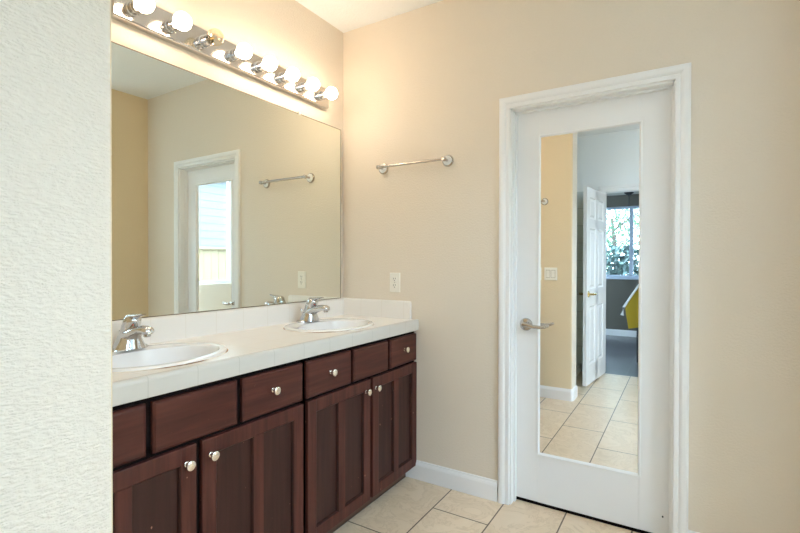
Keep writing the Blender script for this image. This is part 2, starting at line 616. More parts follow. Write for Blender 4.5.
# moulded bead: rectangular ring with a sloped profile
prof = [(-0.007, 0.0), (-0.006, -0.005), (-0.001, -0.006), (0.004, -0.001), (0.006, 0.006), (0.006, 0.0075), (-0.007, 0.0075)]
R = []
for o_, d in prof:
    R.append([b.verts.new((x, YD + d, z)) for x, z in ((GX0 + o_, GZ0 + o_), (GX1 - o_, GZ0 + o_), (GX1 - o_, GZ1 - o_), (GX0 + o_, GZ1 - o_))])
for i in range(len(R)):
    j = (i + 1) % len(R)
    for q in range(4):
        b.faces.new((R[i][q], R[i][(q + 1) % 4], R[j][(q + 1) % 4], R[j][q]))
obj('mirror_bead', b, TRIM, d1)
b = B(); bx(b, GX0 + 0.001, GX1 - 0.001, YD + 0.0075, YD + 0.0115, GZ0 + 0.001, GZ1 - 0.001)
tag(obj('mirror_panel', b, SILVER2, d1), 'tall clear mirror glass')
hx, hz = 1.163, 0.935
b = B()
lathe(b, [(0.033, 0.0), (0.033, 0.004), (0.030, 0.009), (0.022, 0.012), (0.014, 0.014), (0.0125, 0.03), (0.0125, 0.046), (0.010, 0.049)], (hx, YD, hz), (0, -1, 0))
tube(b, [(hx - 0.004, YD - 0.046, hz + 0.004), (hx + 0.02, YD - 0.047, hz + 0.003), (hx + 0.05, YD - 0.047, hz - 0.004), (hx + 0.08, YD - 0.046, hz - 0.006),
         (hx + 0.105, YD - 0.045, hz - 0.002), (hx + 0.120, YD - 0.043, hz + 0.004), (hx + 0.126, YD - 0.042, hz + 0.007)],
     [0.012, 0.0115, 0.0095, 0.009, 0.0085, 0.008, 0.005], 14)
tag(obj('lever_handle', b, NICKEL, d1, smooth=True), 'polished nickel lever handle on a round rosette')
b = B()
lathe(b, [(0.0035, 0), (0.0035, 0.004), (0.002, 0.005)], (dx1 - 0.03, YD, 0.105), (0, -1, 0), 10)
obj('screw_head', b, DARK, d1)
b = B(); bx(b, DX0 + 0.008, DX1 - 0.008, 0.07, 0.115, 0.0, 0.006, 0.002)
struct('trim_3', b, CARCASS, 'dark strip for the shaded gap under the mirrored door', 'threshold')  # near-black strip painted in for the shade below the door

# ------------------------------------------------------------------ vanity cabinets
CF = 0.527   # front of the face frame
DF = 0.545   # front of doors and drawers


def slab_front(bm, y0, y1, z0, z1):
    """drawer front: flat field with a bevelled edge"""
    y0, y1 = y0 + 0.004, y1 - 0.004
    prof = [(0.0, CF), (0.0, DF - 0.006), (0.006, DF - 0.001), (0.011, DF)]
    R = []
    for o_, x in prof:
        R.append([bm.verts.new((x, y, z)) for y, z in ((y0 + o_, z0 + o_), (y1 - o_, z0 + o_), (y1 - o_, z1 - o_), (y0 + o_, z1 - o_))])
    for i in range(len(R) - 1):
        for q in range(4):
            bm.faces.new((R[i][q], R[i][(q + 1) % 4], R[i + 1][(q + 1) % 4], R[i + 1][q]))
    bm.faces.new(R[-1])
    bm.faces.new(R[0][::-1])


def knob(bm, y, z):
    lathe(bm, [(0.0085, 0.0), (0.0085, 0.002), (0.0055, 0.004), (0.0050, 0.013), (0.0075, 0.016), (0.0145, 0.019), (0.0160, 0.022), (0.0150, 0.026), (0.0105, 0.0285), (0.004, 0.029)],
          (DF - 0.001, y, z), (1, 0, 0), 20)


def panel_door(parent, y0, y1, z0, z1, knob_y, knob_label=None):
    st, ml = 0.054, 0.046
    y0, y1 = y0 + 0.003, y1 - 0.003
    ym = (y0 + y1) / 2
    P1 = [(y0 + st, ym - ml / 2), (ym + ml / 2, y1 - st)]
    b = B()
    be = 0.003
    bx(b, CF, DF, y0, y0 + st, z0, z1, be)
    bx(b, CF, DF, y1 - st, y1, z0, z1, be)
    bx(b, CF, DF - 0.0005, ym - ml / 2, ym + ml / 2, z0 + st, z1 - st)
    bx(b, CF, DF - 0.0003, y0 + st - 0.002, y1 - st + 0.002, z0, z0 + st, 0.002)
    bx(b, CF, DF - 0.0003, y0 + st - 0.002, y1 - st + 0.002, z1 - st, z1, 0.002)
    dr = obj('door', b, WOOD_V, parent)
    b = B()
    for p0, p1 in P1:
        # sloped sticking and a flat recessed field
        R = []
        for o_, x in ((0.0, DF - 0.002), (0.003, DF - 0.005), (0.004, CF + 0.005), (0.006, CF + 0.004)):
            R.append([b.verts.new((x, y, z)) for y, z in ((p0 + o_, z0 + st + o_), (p1 - o_, z0 + st + o_), (p1 - o_, z1 - st - o_), (p0 + o_, z1 - st - o_))])
        for i in range(len(R) - 1):
            for q in range(4):
                b.faces.new((R[i][q], R[i][(q + 1) % 4], R[i + 1][(q + 1) % 4], R[i + 1][q]))
        b.faces.new(R[-1])
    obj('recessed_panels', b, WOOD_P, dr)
    b = B(); knob(b, knob_y, 0.625)
    obj('knob', b, NICKEL_L, dr, smooth=True)
    return dr


def cabinet(label, y0, y1, drawers, doors):
    root = thing('vanity_cabinet', label, 'cabinet', (0.26, (y0 + y1) / 2, 0.0))
    b = B()
    bx(b, 0.004, CF, y0, y0 + 0.016, 0.075, 0.862)
    bx(b, 0.004, CF, y1 - 0.016, y1, 0.075, 0.862)
    bx(b, 0.004, 0.012, y0, y1, 0.075, 0.862)
    bx(b, 0.004, CF, y0, y1, 0.075, 0.092)
    for yy in sorted([d[0] for d in drawers] + [d[1] for d in drawers]):
        pass
    bx(b, CF - 0.02, CF, y0, y1, 0.662, 0.71)
    bx(b, CF - 0.02, CF, y0, y1, 0.822, 0.862)
    bx(b, CF - 0.02, CF, y0, y1, 0.075, 0.12)
    ys = [y0] + [d[1] for d in drawers[:-1]] + [y1 - 0.03]
    for yy in [y0, y1 - 0.03] + [d[1] - 0.012 for d in drawers[:-1]]:
        bx(b, CF - 0.02, CF, yy, yy + 0.04 if yy + 0.04 < y1 else y1, 0.70, 0.83)
    for yy in [y0, y1 - 0.03, doors[0][1] - 0.016]:
        bx(b, CF - 0.02, CF, yy, min(yy + 0.045, y1), 0.1, 0.67)
    obj('carcass', b, CARCASS, root)
    b = B(); bx(b, 0.460, 0.476, y0, y1, 0.0, 0.075)
    tag(obj('toe_kick', b, KICK, root), 'pale brown toe board')
    for p0, p1, kind in drawers:
        b = B(); slab_front(b, p0, p1, 0.692, 0.846)
        dr = obj('drawer' if kind else 'false_front', b, WOOD_H, root)
        if kind:
            b = B(); knob(b, (p0 + p1) / 2 if kind == 1 else kind, 0.774)
            obj('knob', b, NICKEL_L, dr, smooth=True)
    for p0, p1, ky in doors:
        panel_door(root, p0, p1, 0.078, 0.680, ky)
    return root


cabinet('dark cherry vanity cabinet in the corner, under the sink nearest the mirrored door', -0.931, -0.004,
        [(-0.922, -0.617, 1), (-0.604, -0.301, 0), (-0.286, 0.0034, 1)], [(-0.918, -0.464, -0.506), (-0.450, 0.002, -0.450 + 0.03)])
cabinet('dark cherry vanity cabinet beside the pale near wall, with worn wide false drawer front', -1.902, -0.932,
        [(-1.896, -1.583, 1), (-1.570, -1.262, 0), (-1.248, -0.938, -1.105)], [(-1.882, -1.424, -1.462), (-1.410, -0.938, -1.375)])

# ------------------------------------------------------------------ countertop
CT = 0.925
SINKS = [(-0.465,), (-1.415,)]
SCX, SA, SB = 0.285, 0.258, 0.212     # centre x, half length along y, half depth along x
ct = thing('vanity_countertop', 'long cream tiled countertop with backsplash and grey-white front edge', 'countertop', (0.27, -0.965, CT - 0.05))
b = B()
x0c, x1c = 0.0, 0.538
ycuts = [-1.9035]
for (cy,) in sorted(SINKS):
    ycuts += [cy - 0.30, cy + 0.30]
ycuts.append(-0.0005)


def flat(y0, y1):
    b.faces.new([b.verts.new(p) for p in ((x0c, y0, CT), (x1c, y0, CT), (x1c, y1, CT), (x0c, y1, CT))])


flat(ycuts[0], ycuts[1]); flat(ycuts[2], ycuts[3]); flat(ycuts[4], ycuts[5])
for (cy,) in SINKS:
    ry0, ry1 = cy - 0.30, cy + 0.30
    angs = [2 * math.pi * k / 72 for k in range(72)]
    for X in (x0c, x1c):
        for Y in (ry0, ry1):
            angs.append(math.atan2(Y - cy, X - SCX) % (2 * math.pi))
    angs.sort()
    inn, outr, low = [], [], []
    for an in angs:
        c_, s_ = math.cos(an), math.sin(an)
        e = 1 / math.sqrt((c_ / (SB - 0.018)) ** 2 + (s_ / (SA - 0.018)) ** 2)
        inn.append(b.verts.new((SCX + e * c_, cy + e * s_, CT)))
        low.append(b.verts.new((SCX + e * c_, cy + e * s_, CT - 0.04)))
        tx = ((x1c - SCX) / c_) if c_ > 1e-9 else ((x0c - SCX) / c_ if c_ < -1e-9 else 1e9)
        ty = (0.30 / abs(s_)) if abs(s_) > 1e-9 else 1e9
        q = min(tx, ty)
        outr.append(b.verts.new((SCX + q * c_, cy + q * s_, CT)))
    n = len(angs)
    for i in range(n):
        j = (i + 1) % n
        b.faces.new((inn[i], outr[i], outr[j], inn[j]))
        b.faces.new((low[i], inn[i], inn[j], low[j]))
obj('counter_top', b, COUNTER, ct)
b = B()
sweep_y(b, [(0.520, 0.865), (0.553, 0.865), (0.556, 0.868), (0.557, 0.915), (0.5555, 0.923), (0.551, 0.928), (0.545, 0.929), (0.539, 0.9265), (0.534, CT + 0.0004), (0.520, CT)], -1.9035, -0.0005)
tag(obj('front_edge', b, EDGE, ct), 'grey-white tiled front edge')
b = B()
sweep_y(b, [(0.0, CT), (0.019, CT), (0.019, 1.022), (0.016, 1.029), (0.011, 1.031), (0.0, 1.031)], -1.9035, -0.0005)
obj('backsplash', b, SPLASH, ct)
b = B()
loft(b, [[Vector((x, y, z)) for y, z in ((-0.0005, CT), (-0.019, CT), (-0.019, 1.022), (-0.016, 1.029), (-0.011, 1.031), (-0.0005, 1.031))] for x in (0.019, 0.500)]
     + [[Vector((0.508, y, z)) for y, z in ((-0.0005, CT), (-0.017, CT), (-0.017, 1.017), (-0.014, 1.024), (-0.010, 1.026), (-0.0005, 1.026))]])
obj('side_splash', b, SPLASHX, ct)


# ------------------------------------------------------------------ sinks and faucets
def ering(cx, cy, a_, b_, z, n=64):
    return [Vector((cx + b_ * math.cos(2 * math.pi * k / n), cy + a_ * math.sin(2 * math.pi * k / n), z)) for k in range(n)]


def make_sink(cy, label):
    root = thing('sink', label, 'sink', (SCX, cy, CT), group='oval sinks in the vanity counter')
    b = B()
    o = 0.028
    rings = [ering(SCX, cy, SA, SB, CT + 0.0005), ering(SCX, cy, SA, SB, CT + 0.005), ering(SCX, cy, SA - 0.004, SB - 0.004, CT + 0.0085),
             ering(SCX, cy, SA - 0.014, SB - 0.014, CT + 0.010), ering(SCX + 0.012, cy, SA - 0.032, SB - 0.038, CT + 0.0095),
             ering(SCX + o, cy, SA - 0.042, SB - 0.057, CT + 0.004), ering(SCX + o, cy, SA - 0.050, SB - 0.064, CT - 0.012),
             ering(SCX + o, cy, SA - 0.068, SB - 0.080, CT - 0.07), ering(SCX + o, cy, SA - 0.105, SB - 0.110, CT - 0.115),
             ering(SCX + o, cy, 0.08, 0.06, CT - 0.138), ering(SCX + o, cy, 0.022, 0.022, CT - 0.142)]
    loft(b, rings, cap=False)
    bas = obj('basin', b, PORCELAIN, root, smooth=True)
    b = B(); lathe(b, [(0.024, 0.0), (0.024, 0.003), (0.018, 0.004), (0.012, 0.001)], (SCX + o, cy, CT - 0.143), (0, 0, 1), 20)
    obj('drain', b, CHROME, root, smooth=True)
    b = B()
    # caulk bead round the rim
    n = 80
    R = []
    for k in range(n):
        an = 2 * math.pi * k / n
        c_, s_ = math.cos(an), math.sin(an)
        R.append([b.verts.new((SCX + (SB + e) * c_, cy + (SA + e) * s_, z)) for e, z in ((-0.002, CT + 0.0002), (0.0035, CT + 0.0004), (-0.001, CT + 0.0035))])
    for k in range(n):
        for q in range(3):
            b.faces.new((R[k][q], R[(k + 1) % n][q], R[(k + 1) % n][(q + 1) % 3], R[k][(q + 1) % 3]))
    obj('caulk_line', b, CAULKS[0], root)
    return root


CAULKS = []
m = new_mat('caulk_partly_stained', srgb(226, 216, 200), 0.6)
v = coords(m)
n_ = N(m, 'ShaderNodeTexNoise', Scale=7.0, Detail=3.0)
L(m, v, n_.inputs['Vector'])
L(m, ramp(m, n_.outputs['Fac'], [(0.44, srgb(232, 224, 210)), (0.56, srgb(140, 100, 62))]), bsdf(m).inputs['Base Color'])
CAULKS.append(m)
make_sink(-0.465, 'white oval drop-in sink near the corner, below the outlet')
make_sink(-1.415, 'white oval drop-in sink with browned front caulk, partly behind the near wall')


def make_faucet(cy, label):
    fx, z0 = 0.106, CT + 0.0092
    root = thing('faucet', label, 'faucet', (fx, cy, z0), group='single-lever chrome faucets')

    def sec(cx, z, rx, ry, tilt=0.0, n=24, p=2.4):
        ring = []
        for k in range(n):
            an = 2 * math.pi * k / n
            c_, s_ = math.cos(an), math.sin(an)
            x = math.copysign(abs(c_) ** (2 / p), c_) * rx
            y = math.copysign(abs(s_) ** (2 / p), s_) * ry
            ring.append(Vector((cx + x, cy + y, z + x * tilt)))
        return ring
    b = B()
    loft(b, [sec(fx, z0 - 0.001, 0.030, 0.066), sec(fx, z0 + 0.005, 0.030, 0.066), sec(fx, z0 + 0.010, 0.027, 0.060), sec(fx, z0 + 0.013, 0.022, 0.05)])
    obj('base_plate', b, CHROME, root, smooth=True)
    b = B()
    loft(b, [sec(fx + 0.010, z0 + 0.006, 0.042, 0.050), sec(fx + 0.012, z0 + 0.03, 0.036, 0.037), sec(fx + 0.015, z0 + 0.055, 0.0285, 0.030),
             sec(fx + 0.020, z0 + 0.075, 0.025, 0.026, -0.25), sec(fx + 0.024, z0 + 0.087, 0.0245, 0.0245, -0.35)])
    body = obj('body', b, CHROME, root, smooth=True)
    b = B()
    loft(b, [[Vector((x, cy + math.sin(2 * math.pi * k / 18) * ry, z + math.cos(2 * math.pi * k / 18) * rz)) for k in range(18)]
             for x, z, ry, rz in ((fx + 0.000, z0 + 0.036, 0.034, 0.032), (fx + 0.030, z0 + 0.054, 0.031, 0.027), (fx + 0.06, z0 + 0.069, 0.026, 0.020),
                                  (fx + 0.090, z0 + 0.077, 0.022, 0.0155), (fx + 0.112, z0 + 0.078, 0.021, 0.0145), (fx + 0.124, z0 + 0.075, 0.017, 0.0125),
                                  (fx + 0.130, z0 + 0.072, 0.008, 0.007))])
    sp = obj('spout', b, CHROME, root, smooth=True)
    b = B(); lathe(b, [(0.010, 0), (0.010, 0.012), (0.008, 0.014)], (fx + 0.112, cy, z0 + 0.068), (0.15, 0, -1), 16)
    obj('aerator', b, NICKEL, sp, smooth=True)
    b = B()
    ax = Vector((0.36, 0, 1)).normalized()
    o_ = Vector((fx + 0.0245, cy, z0 + 0.087))
    lathe(b, [(0.0255, 0.0), (0.0262, 0.003), (0.0255, 0.022), (0.0235, 0.031), (0.017, 0.038), (0.006, 0.041)], o_, ax, 28)
    c0 = o_ + ax * 0.027
    loft(b, [[c0 + Vector((x, math.sin(2 * math.pi * k / 16) * ry, dz + math.cos(2 * math.pi * k / 16) * rz)) for k in range(16)]
             for x, dz, ry, rz in ((-0.01, 0.006, 0.02, 0.009), (0.012, 0.009, 0.018, 0.008), (0.032, 0.0125, 0.014, 0.006), (0.050, 0.0165, 0.011, 0.0045), (0.062, 0.0195, 0.007, 0.003))])
    hd = obj('lever_handle', b, CHROME, root, smooth=True)
    b = B(); lathe(b, [(0.003, 0), (0.003, 0.0015), (0.0015, 0.002)], o_ + ax * 0.011 + Vector((0.0225, -0.009, -0.004)), (1, -0.4, -0.3), 12)
    obj('temperature_mark', b, REDDOT, hd)
    b = B(); lathe(b, [(0.0025, 0), (0.0025, 0.05), (0.005, 0.052), (0.005, 0.058), (0.002, 0.060)], (fx - 0.026, cy, z0 + 0.008), (-0.25, 0, 1), 12)
    obj('lift_rod', b, CHROME, root, smooth=True)
    root.scale = (1.16, 1.16, 1.02)
    return root


make_faucet(-0.445, 'chrome single-lever faucet at the sink nearest the corner')
make_faucet(-1.41, 'chrome single-lever faucet at the sink beside the near wall')

# ------------------------------------------------------------------ wall mirror
MY0, MY1, MZ0, MZ1 = -1.885, -0.047, 1.0315, 2.0932
mr = thing('wall_mirror', 'wide frameless wall mirror above the tiled backsplash', 'mirror', (0.0, (MY0 + MY1) / 2, MZ0))


def glass_x(y):
    """the glass stands a little off the wall at the corner end and bows back towards the near wall"""
    x, q, st_ = 0.0175, MY1, 0.005
    while q > y:
        k = min(1.0, max(0.0, (-0.55 - q) / 0.30))
        x -= st_ * (0.0032 + 0.0046 * k)
        q -= st_
    return x


b = B()
NC = 48
cols = []
for k in range(NC + 1):
    y = MY1 + (MY0 - MY1) * k / NC
    x = glass_x(y)
    cols.append([b.verts.new(p) for p in ((x, y, MZ0), (x, y, MZ1), (x - 0.003, y, MZ1), (x - 0.003, y, MZ0))])
for k in range(NC):
    for q in range(4):
        f = b.faces.new((cols[k][q], cols[k + 1][q], cols[k + 1][(q + 1) % 4], cols[k][(q + 1) % 4]))
b.faces.new(cols[0]); b.faces.new(cols[-1][::-1])
obj('mirror_glass', b, SILVER, mr, smooth=True)
b = B()
e = 0.0035


def strip(y0, y1, z0, z1, n):
    ring = []
    for k in range(n + 1):
        y = y0 + (y1 - y0) * k / n
        x = glass_x(y)
        ring.append([Vector(p) for p in ((x + 0.0006, y, z0), (x + 0.0006, y, z1), (x - 0.0034, y, z1), (x - 0.0034, y, z0))])
    loft(b, ring)


strip(MY1 - e, MY1, MZ0, MZ1, 1)
strip(MY0, MY0 + e, MZ0, MZ1, 1)
strip(MY0, MY1, MZ0, MZ0 + e, NC)
strip(MY0, MY1, MZ1 - e, MZ1, NC)
obj('polished_edge', b, MIR_EDGE, mr)
for yc in (-0.415, -1.45):
    b = B(); bx(b, 0.0005, glass_x(yc) + 0.005, yc - 0.006, yc + 0.006, MZ1 - 0.006, MZ1 + 0.009, 0.002)
    obj('mirror_clip', b, PLASTIC, mr)

# ------------------------------------------------------------------ vanity light bar
LZ, LY0, LY1 = 2.240, -1.419, -0.190
vl = thing('vanity_light', 'long chrome light bar with eight round globe bulbs above the mirror', 'wall light', (0.0, (LY0 + LY1) / 2, LZ))
b = B()
pr = [(0.0, LZ - 0.055), (0.030, LZ - 0.057), (0.036, LZ - 0.055), (0.040, LZ - 0.050), (0.040, LZ + 0.050), (0.036, LZ + 0.055), (0.030, LZ + 0.057), (0.0, LZ + 0.055)]
sweep_y(b, pr, LY0, LY1)
obj('backplate', b, PLATE, vl)
for k in range(8):
    y = -0.262 - k * 0.1556
    b = B()
    lathe(b, [(0.027, 0.0), (0.027, 0.003), (0.0225, 0.006), (0.0225, 0.018), (0.0245, 0.020), (0.0245, 0.026), (0.0225, 0.028), (0.0225, 0.042), (0.019, 0.044), (0.019, 0.038)],
          (0.040, y, LZ - 0.005), (1, 0, 0), 24, cap=False)
    obj('socket', b, CHROME, vl, smooth=True)
    b = B()
    R_ = 0.0355
    xc = 0.122
    prof = [(0.0135, -0.043), (0.0135, -0.036), (0.017, -0.031)]
    for q in range(4, 19):
        th = math.pi * q / 18
        prof.append((R_ * math.sin(th), -R_ * math.cos(th)))
    prof = [p for p in prof if p[1] > -0.044]
    lathe(b, prof, (xc, y, LZ - 0.005), (1, 0, 0), 28)
    unlit = (k == 5)
    bo = obj('bulb', b, CLEARBULB if unlit else BULB, vl, smooth=True)
    if unlit:
        tag(bo, 'unlit clear globe bulb')
        b = B()
        lathe(b, [(0.006, -0.042), (0.006, -0.030), (0.004, -0.024), (0.002, -0.005)], (xc, y, LZ - 0.005), (1, 0, 0), 16)
        tube(b, [(xc - 0.006, y - 0.012, LZ), (xc + 0.006, y - 0.006, LZ + 0.006), (xc + 0.006, y + 0.006, LZ + 0.006), (xc - 0.006, y + 0.012, LZ)], 0.0012, 6)
        obj('filament', b, BRASS, bo)


# ------------------------------------------------------------------ towel bars, outlets, switches
def towel_bar(x0, x1, yw, s, z, label):
    """s: direction off the wall along y"""
    root = thing('towel_bar', label, 'towel bar', ((x0 + x1) / 2, yw, z))
    yb = yw + s * 0.058
    b = B()
    tube(b, [(x0 - 0.014, yb, z), (x0, yb, z), (x1, yb, z), (x1 + 0.014, yb, z)], [0.006, 0.008, 0.008, 0.006], 14)
    obj('bar', b, NICKEL, root, smooth=True)
    for x in (x0, x1):
        b = B()
        lathe(b, [(0.033, 0.0), (0.033, 0.004), (0.031, 0.009), (0.027, 0.011)], (x, yw, z), (0, s, 0), 28)
        lathe(b, [(0.0085, 0.011), (0.0075, 0.03), (0.0075, 0.046), (0.0125, 0.050), (0.0125, 0.066), (0.008, 0.070)], (x, yw, z), (0, s, 0), 18)
        ro = obj('bracket', b, NICKEL, root, smooth=True)
        b = B()
        lathe(b, [(0.0265, 0.0105), (0.0255, 0.014), (0.018, 0.0165), (0.0085, 0.0175)], (x, yw, z), (0, s, 0), 28)
        tag(obj('rosette_insert', b, PORCELAIN, ro, smooth=True), 'white porcelain rosette')
    return root


towel_bar(0.312, 0.742, 0.0, -1, 1.824, 'nickel towel bar with white rosettes between light bar and mirrored door')
towel_bar(0.29, 0.755, YS, 1, 1.829, 'nickel towel bar end reflected in the door mirror, on the near wall')


def plate_ring(b, x, z, w, h, yw, s):
    R = []
    for o_, d in ((0.0, 0.0), (0.0, 0.003), (0.003, 0.0058), (0.006, 0.006)):
        R.append([b.verts.new((xx, yw + s * d, zz)) for xx, zz in ((x - w / 2 + o_, z - h / 2 + o_), (x + w / 2 - o_, z - h / 2 + o_), (x + w / 2 - o_, z + h / 2 - o_), (x - w / 2 + o_, z + h / 2 - o_))])
    for i in range(3):
        for q in range(4):
            b.faces.new((R[i][q], R[i][(q + 1) % 4], R[i + 1][(q + 1) % 4], R[i + 1][q]))
    b.faces.new(R[-1]); b.faces.new(R[0][::-1])


ox, oz = 0.394, 1.138
rt_ = thing('wall_outlet', 'ivory duplex wall outlet above the side splash', 'outlet', (ox, 0.0, oz))
b = B(); plate_ring(b, ox, oz, 0.072, 0.116, 0.0, -1)
obj('cover_plate', b, PLASTIC, rt_)
for dz in (-0.0195, 0.0195):
    b = B()
    bx(b, ox - 0.017, ox + 0.017, -0.0085, -0.004, oz + dz - 0.0145, oz + dz + 0.0145, 0.004, 3, lambda mid, d: abs(d.y) > 0.9)
    rc = obj('receptacle', b, PLASTIC, rt_)
    b = B()
    bx(b, ox - 0.0080, ox - 0.0055, -0.0090, -0.0080, oz + dz - 0.001, oz + dz + 0.0085)
    bx(b, ox + 0.0055, ox + 0.0080, -0.0090, -0.0080, oz + dz + 0.0005, oz + dz + 0.0085)
    lathe(b, [(0.0028, 0), (0.0028, 0.001)], (ox, -0.0080, oz + dz - 0.008), (0, -1, 0), 12)
    obj('slots', b, DARK, rc)
b = B(); lathe(b, [(0.003, 0), (0.0028, 0.001), (0.001, 0.0013)], (ox, -0.006, oz), (0, -1, 0), 12)
obj('screw', b, NICKEL, rt_)


def switch(x, z, gangs, label):
    w = 0.072 + 0.046 * (gangs - 1)
    root = thing('light_switch', label, 'light switch', (x, YS, z))
    b = B(); plate_ring(b, x, z, w, 0.118, YS, 1)
    obj('cover_plate', b, PLASTIC, root)
    for g in range(gangs):
        cx = x + (g - (gangs - 1) / 2) * 0.046
        b = B()
        sweep_x(b, [(YS + 0.005, z - 0.033), (YS + 0.0075, z - 0.033), (YS + 0.0085, z), (YS + 0.0105, z + 0.033), (YS + 0.005, z + 0.033)], cx - 0.0165, cx + 0.0165)
        obj('rocker', b, PLASTIC, root)
        b = B(); bx(b, cx - 0.0190, cx + 0.0190, YS + 0.0055, YS + 0.0064, z - 0.0360, z + 0.0360)
        obj('rocker_gap_shade', b, GAPGREY, root)  # thin grey plate painting the shaded gap round the rocker
    return root


switch(0.812, 1.155, 2, 'double rocker light switch reflected in the door mirror')
switch(0.690, 1.155, 1, 'light switch plate cut by the edge of the door mirror, beside the double switch')

# ------------------------------------------------------------------ window_1 (daylight, seen through both mirrors)
def side_window(name, label, y0w, y1w, z0w, z1w, pane):
    w = thing(name, label, 'window', (XW + 0.12, (y0w + y1w) / 2, z0w), kind='structure')
    b = B()
    f_ = 0.04
    for y0, y1, z0, z1 in ((y0w, y0w + f_, z0w, z1w), (y1w - f_, y1w, z0w, z1w), (y0w + f_, y1w - f_, z0w, z0w + f_), (y0w + f_, y1w - f_, z1w - f_, z1w)):
        bx(b, XW + 0.09, XW + 0.14, y0, y1, z0, z1, 0.004)
    obj('window_frame', b, VINYL, w)
    b = B(); bx(b, XW + 0.113, XW + 0.117, y0w + f_, y1w - f_, z0w + f_, z1w - f_)
    obj('window_pane', b, pane, w)
    portal('daylight_portal', (XW + 0.17, (y0w + y1w) / 2, (z0w + z1w) / 2), (-1, 0, 0), y1w - y0w, z1w - z0w)


side_window('window_1', 'bright window over the fence, seen in the vanity mirror', WY0, WY1, WZ0, WZ1, PANE)
side_window('added_window_3', 'added unseen high window lighting the pale near wall end', QY0, QY1, QZ0, QZ1, PANE)  # added out of view to bring in more daylight

w4 = thing('added_window_4', 'added unseen corner window for daylight behind the short wall return', 'window', ((EX0 + EX1) / 2, 0.08, EZ0), kind='structure')  # added out of view to light the doorway wall
b = B()
f4 = 0.04
for x0, x1, z0, z1 in ((EX0, EX0 + f4, EZ0, EZ1), (EX1 - f4, EX1, EZ0, EZ1), (EX0 + f4, EX1 - f4, EZ0, EZ0 + f4), (EX0 + f4, EX1 - f4, EZ1 - f4, EZ1)):
    bx(b, x0, x1, 0.06, 0.11, z0, z1, 0.004)
obj('window_frame', b, VINYL, w4)
b = B(); bx(b, EX0 + f4, EX1 - f4, 0.083, 0.087, EZ0 + f4, EZ1 - f4)
obj('window_pane', b, PANE, w4)
portal('daylight_portal', ((EX0 + EX1) / 2, 0.13, (EZ0 + EZ1) / 2), (0, -1, 0), EX1 - EX0, EZ1 - EZ0)

# ------------------------------------------------------------------ shower corner behind the near wall
b = B(); bx(b, 0.0, 1.02, YB, YB + 0.012, 0.0, 2.085)
struct('wall_shower', b, SHOWER, 'white square tiles on the shower wall behind the open door', 'tiled wall')
b = B(); bx(b, 0.765, 0.865, YB + 0.013, YS - 0.211, 0.0, 0.10, 0.008)
struct('trim_4', b, PORCELAIN, 'white shower curb behind the near wall', 'shower curb')
sd = thing('shower_door', 'green-edged glass shower door behind the near wall', 'shower door', (0.82, -2.5, 0.101))
b = B(); bx(b, 0.816, 0.824, -2.90, -2.145, 0.11, 1.90)
obj('glass', b, SHGLASS, sd)
FRAME = new_mat('dark_green_glass_edge', srgb(52, 74, 70), 0.25)
b = B()
bx(b, 0.811, 0.829, -2.92, -2.90, 0.101, 1.915); bx(b, 0.811, 0.829, -2.147, -2.129, 0.101, 1.915)
bx(b, 0.811, 0.829, -2.90, -2.14, 1.898, 1.915); bx(b, 0.811, 0.829, -2.90, -2.14, 0.101, 0.115)
obj('frame', b, FRAME, sd)

# ------------------------------------------------------------------ door_2: open six-panel door
HX, HY = 1.096, YB + 0.012
d2 = thing('door_2', 'open white six-panel door with brass levers, seen in the door mirror', 'door', (HX, HY, 0.0), kind='structure')
LW, LT, LH = 0.735, 0.035, 2.03
b = B()
# leaf in its own frame: u along the leaf from the hinge, t thickness
st, mid_, rails = 0.105, 0.10, [(0.0, 0.20), (0.80, 0.98), (1.60, 1.70), (1.92, LH - 0.012)]
fr = [(0.0, st), (LW / 2 - mid_ / 2, LW / 2 + mid_ / 2), (LW - st, LW)]
z00 = 0.012
for u0, u1 in fr:
    bx(b, u0, u1, -LT / 2, LT / 2, z00, z00 + LH - 0.012)
for z0, z1 in rails:
    bx(b, st, LW - st, -LT / 2, LT / 2, z00 + z0, z00 + z1)
for (za, zb) in ((0.20, 0.80), (0.98, 1.60), (1.70, 1.92)):
    for (ua, ub) in ((st, LW / 2 - mid_ / 2), (LW / 2 + mid_ / 2, LW - st)):
        for s in (-1, 1):
            R = []
            for o_, d in ((0.0, LT / 2), (0.012, LT / 2 - 0.010), (0.022, LT / 2 - 0.010), (0.040, LT / 2 - 0.002)):
                R.append([b.verts.new((u, s * d, z)) for u, z in ((ua + o_, z00 + za + o_), (ub - o_, z00 + za + o_), (ub - o_, z00 + zb - o_), (ua + o_, z00 + zb - o_))])
            for i in range(3):
                for q in range(4):
                    b.faces.new((R[i][q], R[i][(q + 1) % 4], R[i + 1][(q + 1) % 4], R[i + 1][q]))
            b.faces.new(R[-1])
bmesh.ops.recalc_face_normals(b, faces=b.faces)
DIR = Vector((1.004 - HX + 0.012, -2.453 - HY, 0)).normalized()
NRM = Vector((DIR.y, -DIR.x, 0))


def leafpt(p):
    return Vector((HX, HY, 0)) + DIR * p[0] + NRM * (p[1] + LT / 2 * 0) + Vector((0, 0, p[2]))


for v in b.verts:
    v.co = leafpt(v.co)
obj('door_leaf', b, DOORW, d2)
for s in (-1, 1):
    b = B()
    o_ = leafpt((LW - 0.06, s * LT / 2, 0.94))
    lathe(b, [(0.032, 0), (0.032, 0.005), (0.022, 0.011), (0.011, 0.014), (0.011, 0.05)], o_, NRM * s, 20)
    e_ = o_ + NRM * s * 0.048
    tube(b, [e_, e_ - DIR * 0.03 + Vector((0, 0, 0.002)), e_ - DIR * 0.07 + Vector((0, 0, -0.004)), e_ - DIR * 0.11], [0.011, 0.010, 0.009, 0.007], 12)
    tag(obj('lever_handle', b, BRASS, d2, smooth=True), 'brass lever handle')

